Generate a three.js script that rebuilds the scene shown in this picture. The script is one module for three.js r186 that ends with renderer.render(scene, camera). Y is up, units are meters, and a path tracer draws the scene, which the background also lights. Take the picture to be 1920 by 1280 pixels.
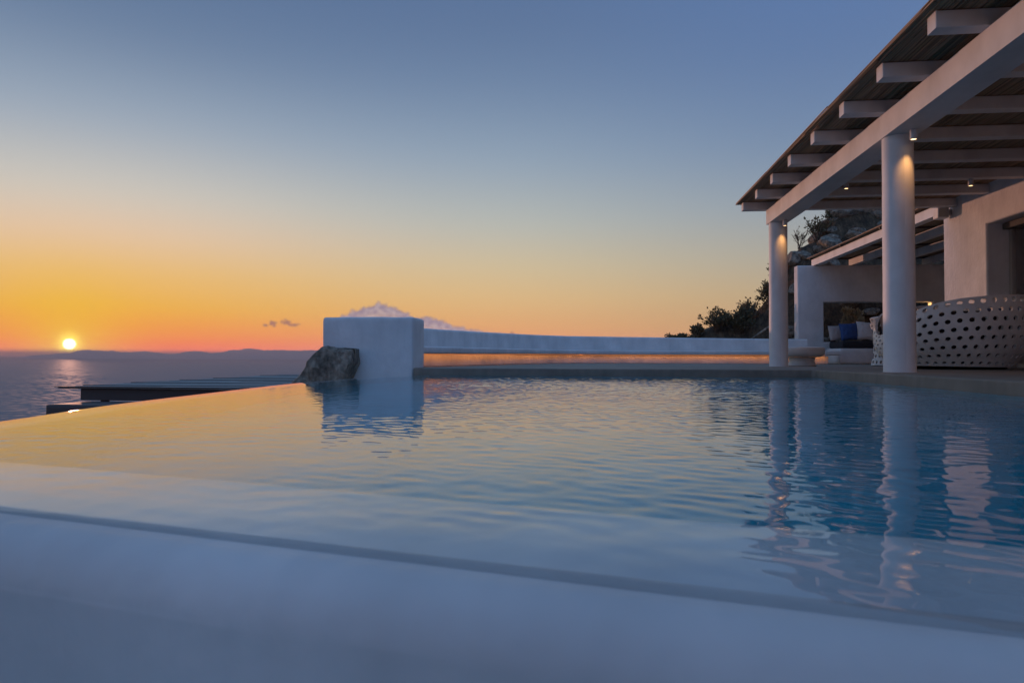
import * as THREE from 'three';
import { mergeGeometries, mergeVertices, toCreasedNormals } from 'three/addons/utils/BufferGeometryUtils.js';
import { ImprovedNoise } from 'three/addons/math/ImprovedNoise.js';
import { RectAreaLightUniformsLib } from 'three/addons/lights/RectAreaLightUniformsLib.js';
RectAreaLightUniformsLib.init();

// ------------------------------------------------------------------ camera, sky, sun, exposure
const scene = new THREE.Scene();
const R = Math.PI / 180;
const camera = new THREE.PerspectiveCamera(53.13, 1.5, 0.05, 90000);
camera.position.set(0, 0.25, 0);
camera.rotation.set(1.325 * R, 6.42 * R, 0.2 * R, 'YXZ');
camera.focus = 9; camera.userData.fStop = 6.3;
const renderer = new THREE.WebGLRenderer();
renderer.toneMapping = THREE.LinearToneMapping;
renderer.toneMappingExposure = 1.0;
renderer.shadowMap.enabled = true;

const HAZE = 5.5e-5;                                // density of the sea air, per metre
const SUN_AZ = -39.41, SUN_EL = 0.82;              // degrees right of -z, degrees up
const dirOf = (az, el) => new THREE.Vector3(Math.sin(az * R) * Math.cos(el * R), Math.sin(el * R), -Math.cos(az * R) * Math.cos(el * R));
const sun = new THREE.DirectionalLight(new THREE.Color().setRGB(1, 0.47, 0.3), 2.7);
sun.position.copy(dirOf(SUN_AZ, SUN_EL).multiplyScalar(80));
sun.castShadow = true; sun.shadow.radius = 1.4; sun.shadow.mapSize.set(2048, 2048);
Object.assign(sun.shadow.camera, { left: -40, right: 40, top: 40, bottom: -40, near: 1, far: 200 });
scene.add(sun);

const noise = new ImprovedNoise();
const fbm = (x, y, z, n = 4) => { let s = 0, a = 0.5, f = 1; for (let i = 0; i < n; i++, a *= 0.5, f *= 2.03) s += a * noise.noise(x * f, y * f, z * f + i * 7.3); return s; };
let seed = 20240;
const rnd = () => { seed = (seed + 0x6d2b79f5) | 0; let t = Math.imul(seed ^ (seed >>> 15), 1 | seed); t = (t + Math.imul(t ^ (t >>> 7), 61 | t)) ^ t; return ((t ^ (t >>> 14)) >>> 0) / 4294967296; };
const rr = (a, b) => a + (b - a) * rnd();
const { smoothstep, lerp, clamp } = THREE.MathUtils;
const toLin = (c) => c.map((x) => { x /= 255; return x <= 0.04045 ? x / 12.92 : ((x + 0.055) / 1.055) ** 2.4; });

{ // evening sky: air, two bands of cloud and the low sun
  const ramp = (list) => { const l = list.map(([e, ...c]) => [e, toLin(c)]); return (e) => {
    if (e <= l[0][0]) return l[0][1];
    for (let i = 1; i < l.length; i++) if (e <= l[i][0]) { let t = (e - l[i - 1][0]) / (l[i][0] - l[i - 1][0]); return l[i][1].map((v, k) => lerp(l[i - 1][1][k], v, t)); }
    return l[l.length - 1][1]; }; }, soft = (f) => (e) => { const w = 0.14 * e + 0.12, o = [0, 0, 0]; for (let i = -4; i <= 4; i++) { const c = f(Math.max(0, e + w * i / 4)), a = (5 - Math.abs(i)) / 25; for (let k = 0; k < 3; k++) o[k] += c[k] * a; } return o; };
  const near = soft(ramp([[0, 238, 92, 56], [0.7, 239, 106, 52], [1.6, 238, 138, 54], [3.6, 235, 174, 62], [6.2, 232, 186, 114], [9, 225, 195, 164], [12, 202, 197, 187], [17, 152, 167, 184], [23, 104, 127, 158], [30, 84, 110, 147], [50, 104, 142, 192], [90, 116, 158, 214]]));
  const mid = soft(ramp([[0, 218, 132, 104], [1.2, 221, 146, 104], [2.4, 219, 162, 108], [4.9, 214, 180, 130], [7.5, 202, 186, 152], [11, 177, 182, 176], [16, 142, 161, 180], [22, 108, 132, 164], [28, 87, 112, 150], [45, 102, 140, 190], [90, 116, 158, 214]]));
  const side = soft(ramp([[0, 176, 138, 108], [2.4, 181, 148, 108], [5, 180, 160, 128], [8, 164, 162, 152], [12, 140, 154, 168], [17, 113, 136, 167], [23, 94, 121, 163], [30, 88, 119, 167], [50, 104, 142, 194], [90, 116, 158, 214]]));
  const away = soft(ramp([[0, 86, 120, 170], [4, 92, 127, 179], [9, 98, 135, 190], [18, 103, 143, 199], [35, 109, 150, 207], [90, 116, 158, 214]]));
  const W = 4096, Hh = 2048, data = new Float32Array(W * Hh * 4);
  const bank = [[-23, -2], [-21.2, 0.2], [-20.8, 2.9], [-20.48, 3.41], [-19.85, 3.68], [-19.13, 3.95], [-18.36, 4.19], [-17.8, 4.33], [-17.41, 4.5], [-16.98, 4.34], [-16.41, 4.22], [-15.32, 3.8], [-14.66, 3.45], [-14.2, 3.3], [-13.56, 3.42], [-12.9, 3.21], [-12.01, 3.08], [-11.7, 2.82], [-11.34, 2.55], [-10.45, 2.47], [-10, 2.25], [-9.11, 2.12], [-8.21, 2.03], [-7.09, 1.95], [-6.2, 1.4], [-5, 0.6]];
  const bankTop = (az) => { if (az < -23 || az > -5) return -9; for (let i = 1; i < bank.length; i++) if (az <= bank[i][0]) return lerp(bank[i - 1][1], bank[i][1], (az - bank[i - 1][0]) / (bank[i][0] - bank[i - 1][0])); };
  const puffs = [[-25.8, 2.62, 0.5, 0.36], [-26.3, 2.45, 0.34, 0.18], [-24.75, 2.74, 0.52, 0.3], [-24.2, 2.53, 0.6, 0.2], [-6.4, 2.02, 0.3, 0.14]];
  const violet = toLin([136, 124, 146]), rosy = toLin([150, 120, 122]), hazeC = toLin([190, 174, 176]), puffC = toLin([150, 104, 98]);
  for (let row = 0; row < Hh; row++) {
    const el = ((row + 0.5) / Hh - 0.5) * 180, e = Math.max(el, 0), n0 = near(e), m0 = mid(e), s0 = side(e), a0 = away(e);
    for (let col = 0; col < W; col++) {
      const th = ((col + 0.5) / W - 0.5) * 2 * Math.PI, x = Math.cos(th), z = Math.sin(th), az = Math.atan2(x, -z) / R;
      let d = Math.abs(az - SUN_AZ); if (d > 180) d = 360 - d;
      const wn = Math.exp(-((d / 21) ** 2)), ws = smoothstep(d, 30, 62), wa = smoothstep(d, 60, 150), k = (row * W + col) * 4;
      const c = [0, 1, 2].map((i) => lerp(lerp(lerp(m0[i], s0[i], ws), a0[i], wa), n0[i], wn));
      if (d < 14 && el < 16) { // glow of the air round the sun
        const g = Math.hypot(d, (el - SUN_EL) * 0.9), a = 0.75 * Math.exp(-((g / 3.1) ** 1.5));
        c[0] = lerp(c[0], 0.84, a); c[1] = lerp(c[1], 0.52, a); c[2] = lerp(c[2], 0.018, a);
        const b = Math.exp(-((g / 0.62) ** 2.2)); c[0] += b * 0.5; c[1] += b * 0.6; c[2] += b * 0.12;
        const disc = smoothstep(0.34 - Math.hypot(d, (el - SUN_EL) * 1.02), -0.045, 0.045); c[0] += disc * 3; c[1] += disc * 2.9; c[2] += disc * 2.3;
      }
      if (el > 0 && el < 6 && az > -27.5 && az < -4) {
        const bump = 0.45 * fbm(az * 1.9, el * 1.9, 3, 5) + 0.3 * Math.abs(fbm(az * 3.4, el * 3.4, 9, 4)), top = bankTop(az) + bump - 0.05 + 0.12 * smoothstep(az, -13, -11), depth = top - el;
        const al = smoothstep(depth, -0.1, 0.22) * 0.93, low = smoothstep(depth, 0.2, 2.2), lit = 1 - smoothstep(depth, 0.0, 0.3), t = 0.45 + 1.9 * fbm(az * 2.2, el * 2.6, 5, 5);
        for (let i = 0; i < 3; i++) c[i] = lerp(c[i], lerp(lerp(lerp(violet[i], hazeC[i], clamp(t, 0, 1) * 0.6 + low * 0.4), rosy[i], lit * 0.7), c[i], low * 0.45), al);
        let q = -9;
        for (const [pa, pe, ra, re] of puffs) q = Math.max(q, 1 - Math.hypot((az - pa) / ra, (el - pe) / re));
        if (q > -0.6) { const al2 = smoothstep(q + 1.1 * fbm(az * 3.2, el * 4, 1, 5), 0.05, 0.75) * 0.75 * smoothstep(q, -0.6, -0.2) * 1.15; for (let i = 0; i < 3; i++) c[i] = lerp(c[i], puffC[i], al2); }
      }
      const clear = Math.min(3, Math.exp(HAZE * Math.min(40000, 230 / Math.sin(Math.max(el, 0.1) * R)) * 0.8)); for (let i = 0; i < 3; i++) c[i] *= clear;
      data[k] = c[0]; data[k + 1] = c[1]; data[k + 2] = c[2]; data[k + 3] = 1;
    }
  }
  const sky = new THREE.DataTexture(data, W, Hh, THREE.RGBAFormat, THREE.FloatType);
  sky.mapping = THREE.EquirectangularReflectionMapping; sky.magFilter = THREE.LinearFilter; sky.needsUpdate = true;
  scene.background = sky; scene.environment = sky;
}

// ------------------------------------------------------------------ helpers
const V = (x, y, z) => new THREE.Vector3(x, y, z);
const taken = {};
const numbered = (n) => { const k = taken[n] = (taken[n] ?? -1) + 1; return k ? n + '_' + String(k).padStart(3, '0') : n; };
function meshOf(name, geo, mat, parent, numberIt = false) {
  const m = new THREE.Mesh(geo, mat); m.name = numberIt ? numbered(name) : name; m.castShadow = m.receiveShadow = true; parent.add(m); return m;
}
function thing(name, label, category, group, pos = [0, 0, 0]) {
  const g = new THREE.Group(); g.name = numbered(name); g.position.set(...pos); g.userData = { label, category }; if (group) g.userData.group = group; scene.add(g); return g;
}
function structure(name, pos = [0, 0, 0]) { const g = new THREE.Group(); g.name = numbered(name); g.position.set(...pos); g.userData = { kind: 'structure' }; scene.add(g); return g; }
// uv in metres from the face's main direction
function metric(geo) {
  const g = geo.index ? geo.toNonIndexed() : geo; if (!g.attributes.normal) g.computeVertexNormals();
  const p = g.attributes.position, uv = new Float32Array(p.count * 2), a = V(), b = V(), c = V();
  for (let i = 0; i < p.count; i += 3) {
    a.fromBufferAttribute(p, i); b.fromBufferAttribute(p, i + 1).sub(a); c.fromBufferAttribute(p, i + 2).sub(a); b.cross(c);
    const ax = Math.abs(b.x), ay = Math.abs(b.y), az = Math.abs(b.z);
    for (let k = i; k < i + 3; k++) { a.fromBufferAttribute(p, k); const [u, v] = ax >= ay && ax >= az ? [a.z, a.y] : ay >= az ? [a.x, a.z] : [a.x, a.y]; uv[k * 2] = u; uv[k * 2 + 1] = v; }
  }
  g.setAttribute('uv', new THREE.BufferAttribute(uv, 2)); return g;
}
const boxAt = (x0, x1, y0, y1, z0, z1) => new THREE.BoxGeometry(x1 - x0, y1 - y0, z1 - z0).translate((x0 + x1) / 2, (y0 + y1) / 2, (z0 + z1) / 2);
// box with soft rounded, slightly uneven hand-trowelled faces
function softBox(x0, x1, y0, y1, z0, z1, r = 0.03, wob = 0.004, cell = 0.06) {
  const s = [x1 - x0, y1 - y0, z1 - z0], n = s.map((q) => Math.min(70, Math.max(4, Math.round(q / cell))));
  let g = new THREE.BoxGeometry(...s, ...n); g.deleteAttribute('uv'); g.deleteAttribute('normal'); g = mergeVertices(g, 1e-4);
  const p = g.attributes.position, v = V(), q = V(), ctr = V((x0 + x1) / 2, (y0 + y1) / 2, (z0 + z1) / 2), h = s.map((k) => k / 2);
  for (let i = 0; i < p.count; i++) {
    v.fromBufferAttribute(p, i);
    // pull the grid lines towards the edges so that the rounding has enough of them
    for (const [k, ax] of [[0, 'x'], [1, 'y'], [2, 'z']]) { const t = v[ax] / h[k], e = Math.sign(t) * (1 - Math.max(0, 1 - Math.abs(t)) ** 1.35); v[ax] = e * h[k]; }
    q.set(clamp(v.x, -h[0] + r, h[0] - r), clamp(v.y, -h[1] + r, h[1] - r), clamp(v.z, -h[2] + r, h[2] - r));
    const d = v.clone().sub(q); if (d.lengthSq() > 1e-12) { const l = d.length(); d.multiplyScalar(r / l); v.copy(q).add(d); d.normalize(); }
    v.add(ctr); if (wob) v.addScaledVector(d, wob * 2 * fbm(v.x * 2.2, v.y * 2.2, v.z * 2.2, 3));
    p.setXYZ(i, v.x, v.y, v.z);
  }
  g.computeVertexNormals(); return metric(g);
}
function bevelBox(x0, x1, y0, y1, z0, z1, b = 0.006) { // chamfered timber
  const s = new THREE.Shape(); const w = x1 - x0, h = y1 - y0; s.moveTo(b, b); s.lineTo(w - b, b); s.lineTo(w - b, h - b); s.lineTo(b, h - b); s.closePath();
  return metric(new THREE.ExtrudeGeometry(s, { depth: z1 - z0 - 2 * b, bevelEnabled: true, bevelSize: b, bevelThickness: b, bevelSegments: 2 }).translate(x0, y0, z0 + b));
}
const tile = (n, f) => { const d = new Uint8Array(n * n * 4); for (let y = 0; y < n; y++) for (let x = 0; x < n; x++) { const c = f(x / n, y / n); for (let k = 0; k < 3; k++) d[(y * n + x) * 4 + k] = clamp(Math.round((Array.isArray(c) ? c[k] : c) * 255), 0, 255); d[(y * n + x) * 4 + 3] = 255; } return d; };
// noise that repeats at the tile's edge
const wrapN = (u, v, f, s, o = 4) => { const a = u * 2 * Math.PI, b = v * 2 * Math.PI, q = f / (2 * Math.PI); let t = 0, am = 0.5, fr = 1; for (let i = 0; i < o; i++, am *= 0.5, fr *= 2) t += am * (noise.noise(Math.cos(a) * q * fr + s, Math.sin(a) * q * fr + 3 * s, Math.cos(b) * q * fr + i * 9) + noise.noise(Math.sin(b) * q * fr + 5 + s, Math.cos(a) * q * fr + 11, Math.sin(a) * q * fr + i * 5)) * 0.7; return t; };
function tex(n, f, rep, srgb) { const t = new THREE.DataTexture(tile(n, f), n, n); t.wrapS = t.wrapT = THREE.RepeatWrapping; t.magFilter = THREE.LinearFilter; t.repeat.set(rep, rep); if (srgb) t.colorSpace = THREE.SRGBColorSpace; t.needsUpdate = true; return t; }
const lin = (r, g, b) => new THREE.Color().setRGB(r, g, b);
const std = (o) => new THREE.MeshStandardMaterial(o);

// ------------------------------------------------------------------ materials
const plasterMap = tex(512, (u, v) => { const a = wrapN(u, v, 5, 1, 5), b = wrapN(u, v, 22, 7, 3), k = 0.935 + 0.12 * a + 0.03 * b; return [k, k * 0.995, k * 0.985]; }, 0.5, true);
const plasterBump = tex(512, (u, v) => 0.5 + 0.32 * wrapN(u, v, 7, 3, 4) + 0.16 * wrapN(u * 1, v, 40, 12, 3), 0.5);
const M = {};
M.plaster = std({ color: lin(0.77, 0.77, 0.765), map: plasterMap, bumpMap: plasterBump, bumpScale: 0.022, roughness: 0.78 });
M.paint = std({ color: lin(0.78, 0.775, 0.765), map: plasterMap, bumpMap: plasterBump, bumpScale: 0.0015, roughness: 0.55 });
const grainBump = tex(512, (u, v) => 0.5 + 0.35 * wrapN(u * 1, v, 5, 2, 3) * (0.5 + 0.5 * Math.sin(v * 2 * Math.PI * 38 + 3 * wrapN(u, v, 4, 6, 2))), 1);
M.timber = std({ color: lin(0.75, 0.74, 0.725), map: plasterMap, bumpMap: grainBump, bumpScale: 0.002, roughness: 0.6 });
const concMap = tex(1024, (u, v) => { const a = wrapN(u, v, 6, 21, 5), b = wrapN(u, v, 30, 25, 4), k = 0.8 + 0.16 * a + 0.1 * b; return [k, k * 0.985, k * 0.96]; }, 0.4, true);
const concBump = tex(512, (u, v) => 0.5 + 0.3 * wrapN(u, v, 12, 33, 4) + 0.15 * wrapN(u, v, 60, 35, 2), 0.6);
M.concrete = std({ color: lin(0.36, 0.305, 0.245), map: concMap, bumpMap: concBump, bumpScale: 0.003, roughness: 0.7 });
M.rimPlaster = std({ color: lin(0.73, 0.675, 0.64), map: plasterMap, bumpMap: plasterBump, bumpScale: 0.018, roughness: 0.58 });
M.poolPlaster = std({ color: lin(0.24, 0.78, 0.88), map: plasterMap, roughness: 0.8 });
M.ledge = std({ color: lin(0.86, 0.85, 0.85), map: plasterMap, bumpMap: plasterBump, bumpScale: 0.004, roughness: 0.8 });  // paler than rimPlaster: brighter light on the shelf is put into the colour
M.water = new THREE.MeshPhysicalMaterial({ color: 0xffffff, roughness: 0.0, transmission: 1, ior: 1.333, thickness: 1, attenuationColor: lin(0.12, 0.915, 0.95), attenuationDistance: 1.0 });
const rockMap = tex(512, (u, v) => { const a = wrapN(u, v, 5, 41, 5), b = wrapN(u, v, 24, 45, 4), k = 0.55 + 0.4 * a + 0.3 * b; return [k * 1.02, k * 0.97, k * 0.9]; }, 0.8, true);
const rockBump = tex(512, (u, v) => 0.5 + 0.5 * wrapN(u, v, 9, 51, 5), 0.8);
M.rock = std({ color: lin(0.74, 0.68, 0.6), map: rockMap, bumpMap: rockBump, bumpScale: 0.06, roughness: 0.92 });
M.earth = std({ color: lin(0.26, 0.195, 0.13), map: rockMap, bumpMap: rockBump, bumpScale: 0.06, roughness: 0.95 });
M.reed = std({ color: lin(0.44, 0.29, 0.175), roughness: 0.75 });
M.greyReed = std({ color: lin(0.4, 0.365, 0.32), roughness: 0.8 });
M.darkWood = std({ color: lin(0.06, 0.045, 0.04), bumpMap: grainBump, bumpScale: 0.002, roughness: 0.6 });
M.shell = std({ color: lin(0.76, 0.74, 0.7), roughness: 0.5, map: plasterMap });
M.tableTop = std({ color: lin(0.68, 0.66, 0.63), roughness: 0.42, map: plasterMap });
const weave = tex(256, (u, v) => 0.5 + 0.25 * Math.sin(u * 2 * Math.PI * 64) * Math.sin(v * 2 * Math.PI * 64) + 0.2 * wrapN(u, v, 20, 61, 3), 3);
const cloth = (r, g, b) => std({ color: lin(r, g, b), bumpMap: weave, bumpScale: 0.002, roughness: 0.95 });
M.blueCloth = cloth(0.04, 0.09, 0.24); M.whiteCloth = cloth(0.6, 0.58, 0.56); M.greyCloth = cloth(0.42, 0.38, 0.36); M.darkCloth = cloth(0.025, 0.025, 0.03); M.slateCloth = cloth(0.055, 0.075, 0.15);
M.metal = std({ color: lin(0.6, 0.6, 0.6), roughness: 0.4 });
M.frame = std({ color: lin(0.38, 0.36, 0.33), roughness: 0.5 });
M.glass = new THREE.MeshPhysicalMaterial({ color: 0xffffff, transmission: 1, roughness: 0.02, ior: 1.5 });
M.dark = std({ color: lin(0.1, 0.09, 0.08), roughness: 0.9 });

// ------------------------------------------------------------------ sea, coast and far hills
{ // flat to the horizon, with built waves where they are near enough to tell apart
  const mat = new THREE.MeshPhysicalMaterial({ color: lin(0.23, 0.175, 0.165), roughness: 0.66, specularIntensity: 1 });
  const swell = []; for (let i = 0; i < 22; i++) { const len = 6 * (7 ** (i / 21)), a = rr(-0.9, 0.9) + 0.5, k = 2 * Math.PI / len; swell.push([k * Math.cos(a), k * Math.sin(a), rr(0, 6.28), 0.034 / k]); }
  const na = 620, nr = 520, pos = [], idx = [];
  for (let j = 0; j <= nr; j++) for (let i = 0; i <= na; i++) {
    const az = lerp(-62, 8, i / na), r = 240 * (200 ** (j / nr)), d = dirOf(az, 0), x = d.x * r, z = d.z * r; let h = 0;
    const calm = 1 - smoothstep(r, 2500, 9000), gust = 0.55 + 0.9 * clamp(0.5 + fbm(x / 260, z / 260, 2, 3), 0, 1);
    if (calm > 0) for (const [kx, kz, p, a] of swell) h += a * Math.sin(kx * x + kz * z + p);
    pos.push(x, -70 + h * calm * gust, z);
    if (i < na && j < nr) { const k = j * (na + 1) + i; idx.push(k, k + 1, k + na + 1, k + 1, k + na + 2, k + na + 1); }
  }
  const near = new THREE.BufferGeometry(); near.setAttribute('position', new THREE.Float32BufferAttribute(pos, 3)); near.setIndex(idx); near.computeVertexNormals();
  const flat = new THREE.PlaneGeometry(64000, 44000, 8, 8).rotateX(-Math.PI / 2).translate(-6000, -73, -19000); flat.deleteAttribute('uv');
  meshOf('sea', mergeGeometries([near, flat]), mat, scene).userData.kind = 'structure';
}
{ // two ridges of a far island range, as terrain with depth
  const ridge = (list, dist, deep, rough, name) => {
    const at = (az) => { for (let i = 1; i < list.length; i++) if (az <= list[i][0]) { const t = smoothstep((az - list[i - 1][0]) / (list[i][0] - list[i - 1][0]), 0, 1); return lerp(list[i - 1][1], list[i][1], t); } return 0; };
    const a0 = list[0][0], a1 = list[list.length - 1][0], na = 260, nd = 24, pos = [], idx = [];
    for (let j = 0; j <= nd; j++) for (let i = 0; i <= na; i++) {
      const az = lerp(a0, a1, i / na), t = j / nd, r = dist + (t - 0.5) * deep, prof = Math.sin(Math.PI * t) ** 0.9;
      const top = at(az) * 0.85 * R * dist + 70, h = top * prof * (1 + rough * fbm(az * 1.4, t * 5, 2, 4)) + (prof > 0.2 ? 40 * fbm(az * 2.6, t * 9, 8, 4) : 0);
      const d = dirOf(az, 0); pos.push(d.x * r, -72 + Math.max(0, h), d.z * r);
      if (i < na && j < nd) { const k = j * (na + 1) + i; idx.push(k, k + 1, k + na + 1, k + 1, k + na + 2, k + na + 1); }
    }
    const g = new THREE.BufferGeometry(); g.setAttribute('position', new THREE.Float32BufferAttribute(pos, 3)); g.setIndex(idx); g.computeVertexNormals();
    const m = meshOf(name, g, std({ color: lin(0.42, 0.36, 0.31), roughness: 1 }), scene, true); m.userData.kind = 'structure';
  };
  ridge([[-42.5, -0.18], [-41, 0.08], [-39.6, 0.2], [-38.4, 0.5], [-37, 0.42], [-36.1, 0.31], [-34.7, 0.4], [-33.3, 0.2], [-32, -0.02], [-31, -0.18]], 24000, 3600, 0.15, 'far_hills');
  ridge([[-34.6, -0.18], [-33, 0.18], [-31.5, 0.46], [-30, 0.29], [-28.5, 0.56], [-27.4, 0.72], [-26.2, 0.58], [-24.2, 0.57], [-22.6, 0.6], [-20, 0.42], [-15, 0.3], [-9, 0.1], [-5, -0.18]], 21000, 3600, 0.12, 'far_hills');
}
{ // the coast that falls from the house to the sea, out of sight below the pool's edge
  const n = 50, pos = [], idx = [];
  for (let j = 0; j <= n; j++) for (let i = 0; i <= n; i++) {
    const x = lerp(-150, 14, i / n), z = lerp(-130, 40, j / n), d = Math.max(0, -x - 6, (-z - 20) * 0.7 - Math.max(0, x));
    pos.push(x, -3.6 - d * 0.62 + 1.2 * fbm(x * 0.1, z * 0.1, 4, 4), z);
    if (i < n && j < n) { const k = j * (n + 1) + i; idx.push(k, k + n + 1, k + 1, k + 1, k + n + 1, k + n + 2); }
  }
  const g = new THREE.BufferGeometry(); g.setAttribute('position', new THREE.Float32BufferAttribute(pos, 3)); g.setIndex(idx); g.computeVertexNormals();
  meshOf('coast_slope', metric(g), M.earth, scene).userData.kind = 'structure';
}

scene.fog = new THREE.FogExp2(lin(1, 0.7, 0.6), HAZE);   // sea haze

// ------------------------------------------------------------------ pool
const A = V(-2.1, 0, -1.262), B = V(2.92, 0, -0.07);
const outer = new THREE.CatmullRomCurve3([A, V(-2.25, 0, -2.4), V(-2.45, 0, -3.3), V(-2.6, 0, -4.5), V(-2.75, 0, -6.1), V(-2.76, 0, -7.1), V(-2.62, 0, -8.2), V(-2.36, 0, -9.23)]);
const STRIP = 0.17;                                   // flat rim that the water slides over on the sea side
const nNear = V(B.z - A.z, 0, -(B.x - A.x)).normalize().multiplyScalar(-1);   // outwards, towards the camera
const leftOut = (v) => { const t = outer.getTangentAt(clamp(v, 0, 1)); return V(t.z, 0, -t.x).normalize(); };
const leftPt = (v) => outer.getPointAt(clamp(v, 0, 1));
const rightPt = (v) => V(2.93, 0, lerp(-0.07, -9.24, v));
const pool = structure('swimming_pool');
const waves = [];
for (let i = 0; i < 64; i++) { const t = i / 63, len = 0.045 * (17 ** (t ** 1.7)), a = rr(0, 2 * Math.PI), k = 2 * Math.PI / len; waves.push([k * Math.cos(a), k * Math.sin(a) , rr(0, 6.28), (0.55 + 0.7 * Math.exp(-(((t - 0.3) / 0.28) ** 2))) / k, t]); }
const ripple = (x, z) => {
  const right = Math.max(smoothstep(x / Math.max(1, -z), -0.36, -0.15), 0.65 * smoothstep(z, -4.4, -2.4)), far = smoothstep(-z, 1.6, 4.2);
  const fine = lerp(0.0024, 0.0058, right) * lerp(0.85, 1, far) * lerp(1, 1.35, smoothstep(-z, 3.5, 7.5) * right), wide = lerp(0.0012, 0.0017, right) * lerp(1.25, 1, far);
  const gust = 0.55 + 1.1 * clamp(0.5 + 1.1 * fbm(x * 0.5, z * 0.45, 14, 3), 0, 1);
  let h = 0; for (const [kx, kz, p, a, t] of waves) h += a * (t < 0.62 ? fine * gust : wide) * Math.sin(kx * x + kz * z + p);
  return h;
};
{ // water: closed body whose top ripples, slides over the rim and ends in the plaster
  const NC = 440, NR = 760, ARC = 9;
  const sl = [], sn = [];                              // [outward distance, height] beyond the inner edge
  for (let k = 1; k <= 6; k++) sl.push([STRIP * k / 6, -0.0035 * (k / 6) ** 1.5]);
  for (let k = 1; k <= ARC; k++) { const a = (k / ARC) * 84 * R; sl.push([STRIP + 0.0435 * Math.sin(a), -0.0035 - 0.0435 * (1 - Math.cos(a))]); }
  sl.push([STRIP + 0.032, -0.05]);
  const us = []; for (let i = sl.length; i > 0; i--) us.push(['o', i - 1]); for (let i = 0; i <= NC; i++) us.push(['i', i / NC]);
  const NA = 16, vs = []; for (let k = NA + 1; k > 0; k--) vs.push(['o', k]); const far = (t) => 0.5 * (0.8 * (11.6 ** t) - 0.8) / 8.48 + 0.5 * t; for (let j = 0; j <= NR; j++) vs.push(['i', far(j / NR)]);
  const w = us.length, pos = [], idx = [];
  for (let j = 0; j < vs.length; j++) for (let i = 0; i < w; i++) {
    const v = vs[j][0] === 'i' ? vs[j][1] : 0, lo = leftOut(v), inner = leftPt(v).addScaledVector(lo, -STRIP), p = V();
    let y = 0, damp = 1;
    if (us[i][0] === 'i') { p.lerpVectors(inner, rightPt(v), us[i][1]); damp *= smoothstep(us[i][1] * 5.2, 0, 0.25); } else { const [s, q] = sl[us[i][1]]; p.copy(inner).addScaledVector(lo, s); y += q; damp = 0; }
    const dn = V().subVectors(p, A).dot(nNear);        // negative inside
    if (vs[j][0] === 'i') { damp *= 0.4 + 0.6 * smoothstep(-dn, 0.0, 0.35); y -= 0.0025 * smoothstep(dn, -0.16, 0); }
    else {
      const k = vs[j][1], along = V().subVectors(p, A).dot(V().subVectors(B, A).normalize());
      const end = 56 + 16 * fbm(along * 1.6, 2, 0, 3) + 10 * fbm(along * 9, 5, 0, 2), a = Math.min(k, NA) / NA * end * R, thick = (k >= NA ? -0.004 : 0.0035 * (1 - 0.75 * (k / NA)) + 0.0008 * fbm(along * 6, k * 0.4, 3, 3));
      const rad = 0.075 + thick; p.addScaledVector(nNear, rad * Math.sin(a)); y += -0.006 - 0.075 + rad * Math.cos(a); damp = 0.4 * Math.max(0, 1 - k / NA * 2);
      if (k > NA) { p.addScaledVector(nNear, -0.02); y -= 0.02; }
    }
    p.y = y + ripple(p.x, p.z) * Math.max(0, damp);
    pos.push(p.x, p.y, p.z);
    if (i < w - 1 && j < vs.length - 1) { const k = j * w + i; idx.push(k, k + 1, k + w, k + 1, k + w + 1, k + w); }
  }
  const top = new THREE.BufferGeometry(); top.setAttribute('position', new THREE.Float32BufferAttribute(pos, 3)); top.setIndex(idx); top.computeVertexNormals();
  const nrm = Array.from(top.attributes.normal.array), ring = [], h = vs.length;
  for (let i = 0; i < w - 1; i++) ring.push(i); for (let j = 0; j < h - 1; j++) ring.push(j * w + w - 1); for (let i = w - 1; i > 0; i--) ring.push((h - 1) * w + i); for (let j = h - 1; j > 0; j--) ring.push(j * w);
  const base = pos.length / 3;                         // skirt and bottom inside the basin's walls
  for (const r of ring) { pos.push(pos[r * 3], pos[r * 3 + 1], pos[r * 3 + 2]); nrm.push(1, 0, 0); } for (const r of ring) { pos.push(pos[r * 3], -1.5, pos[r * 3 + 2]); nrm.push(1, 0, 0); }
  const L = ring.length, c = pos.length / 3; pos.push(0.3, -1.5, -5); nrm.push(0, -1, 0);
  for (let i = 0; i < L; i++) { const p = base + i, q = base + (i + 1) % L; idx.push(p, p + L, q + L, p, q + L, q, c, q + L, p + L); }
  const g = new THREE.BufferGeometry(); g.setAttribute('position', new THREE.Float32BufferAttribute(pos, 3)); g.setAttribute('normal', new THREE.Float32BufferAttribute(nrm, 3)); g.setIndex(idx);
  const water = meshOf('pool_water', g, M.water, scene); water.userData.kind = 'structure';
}
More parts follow.
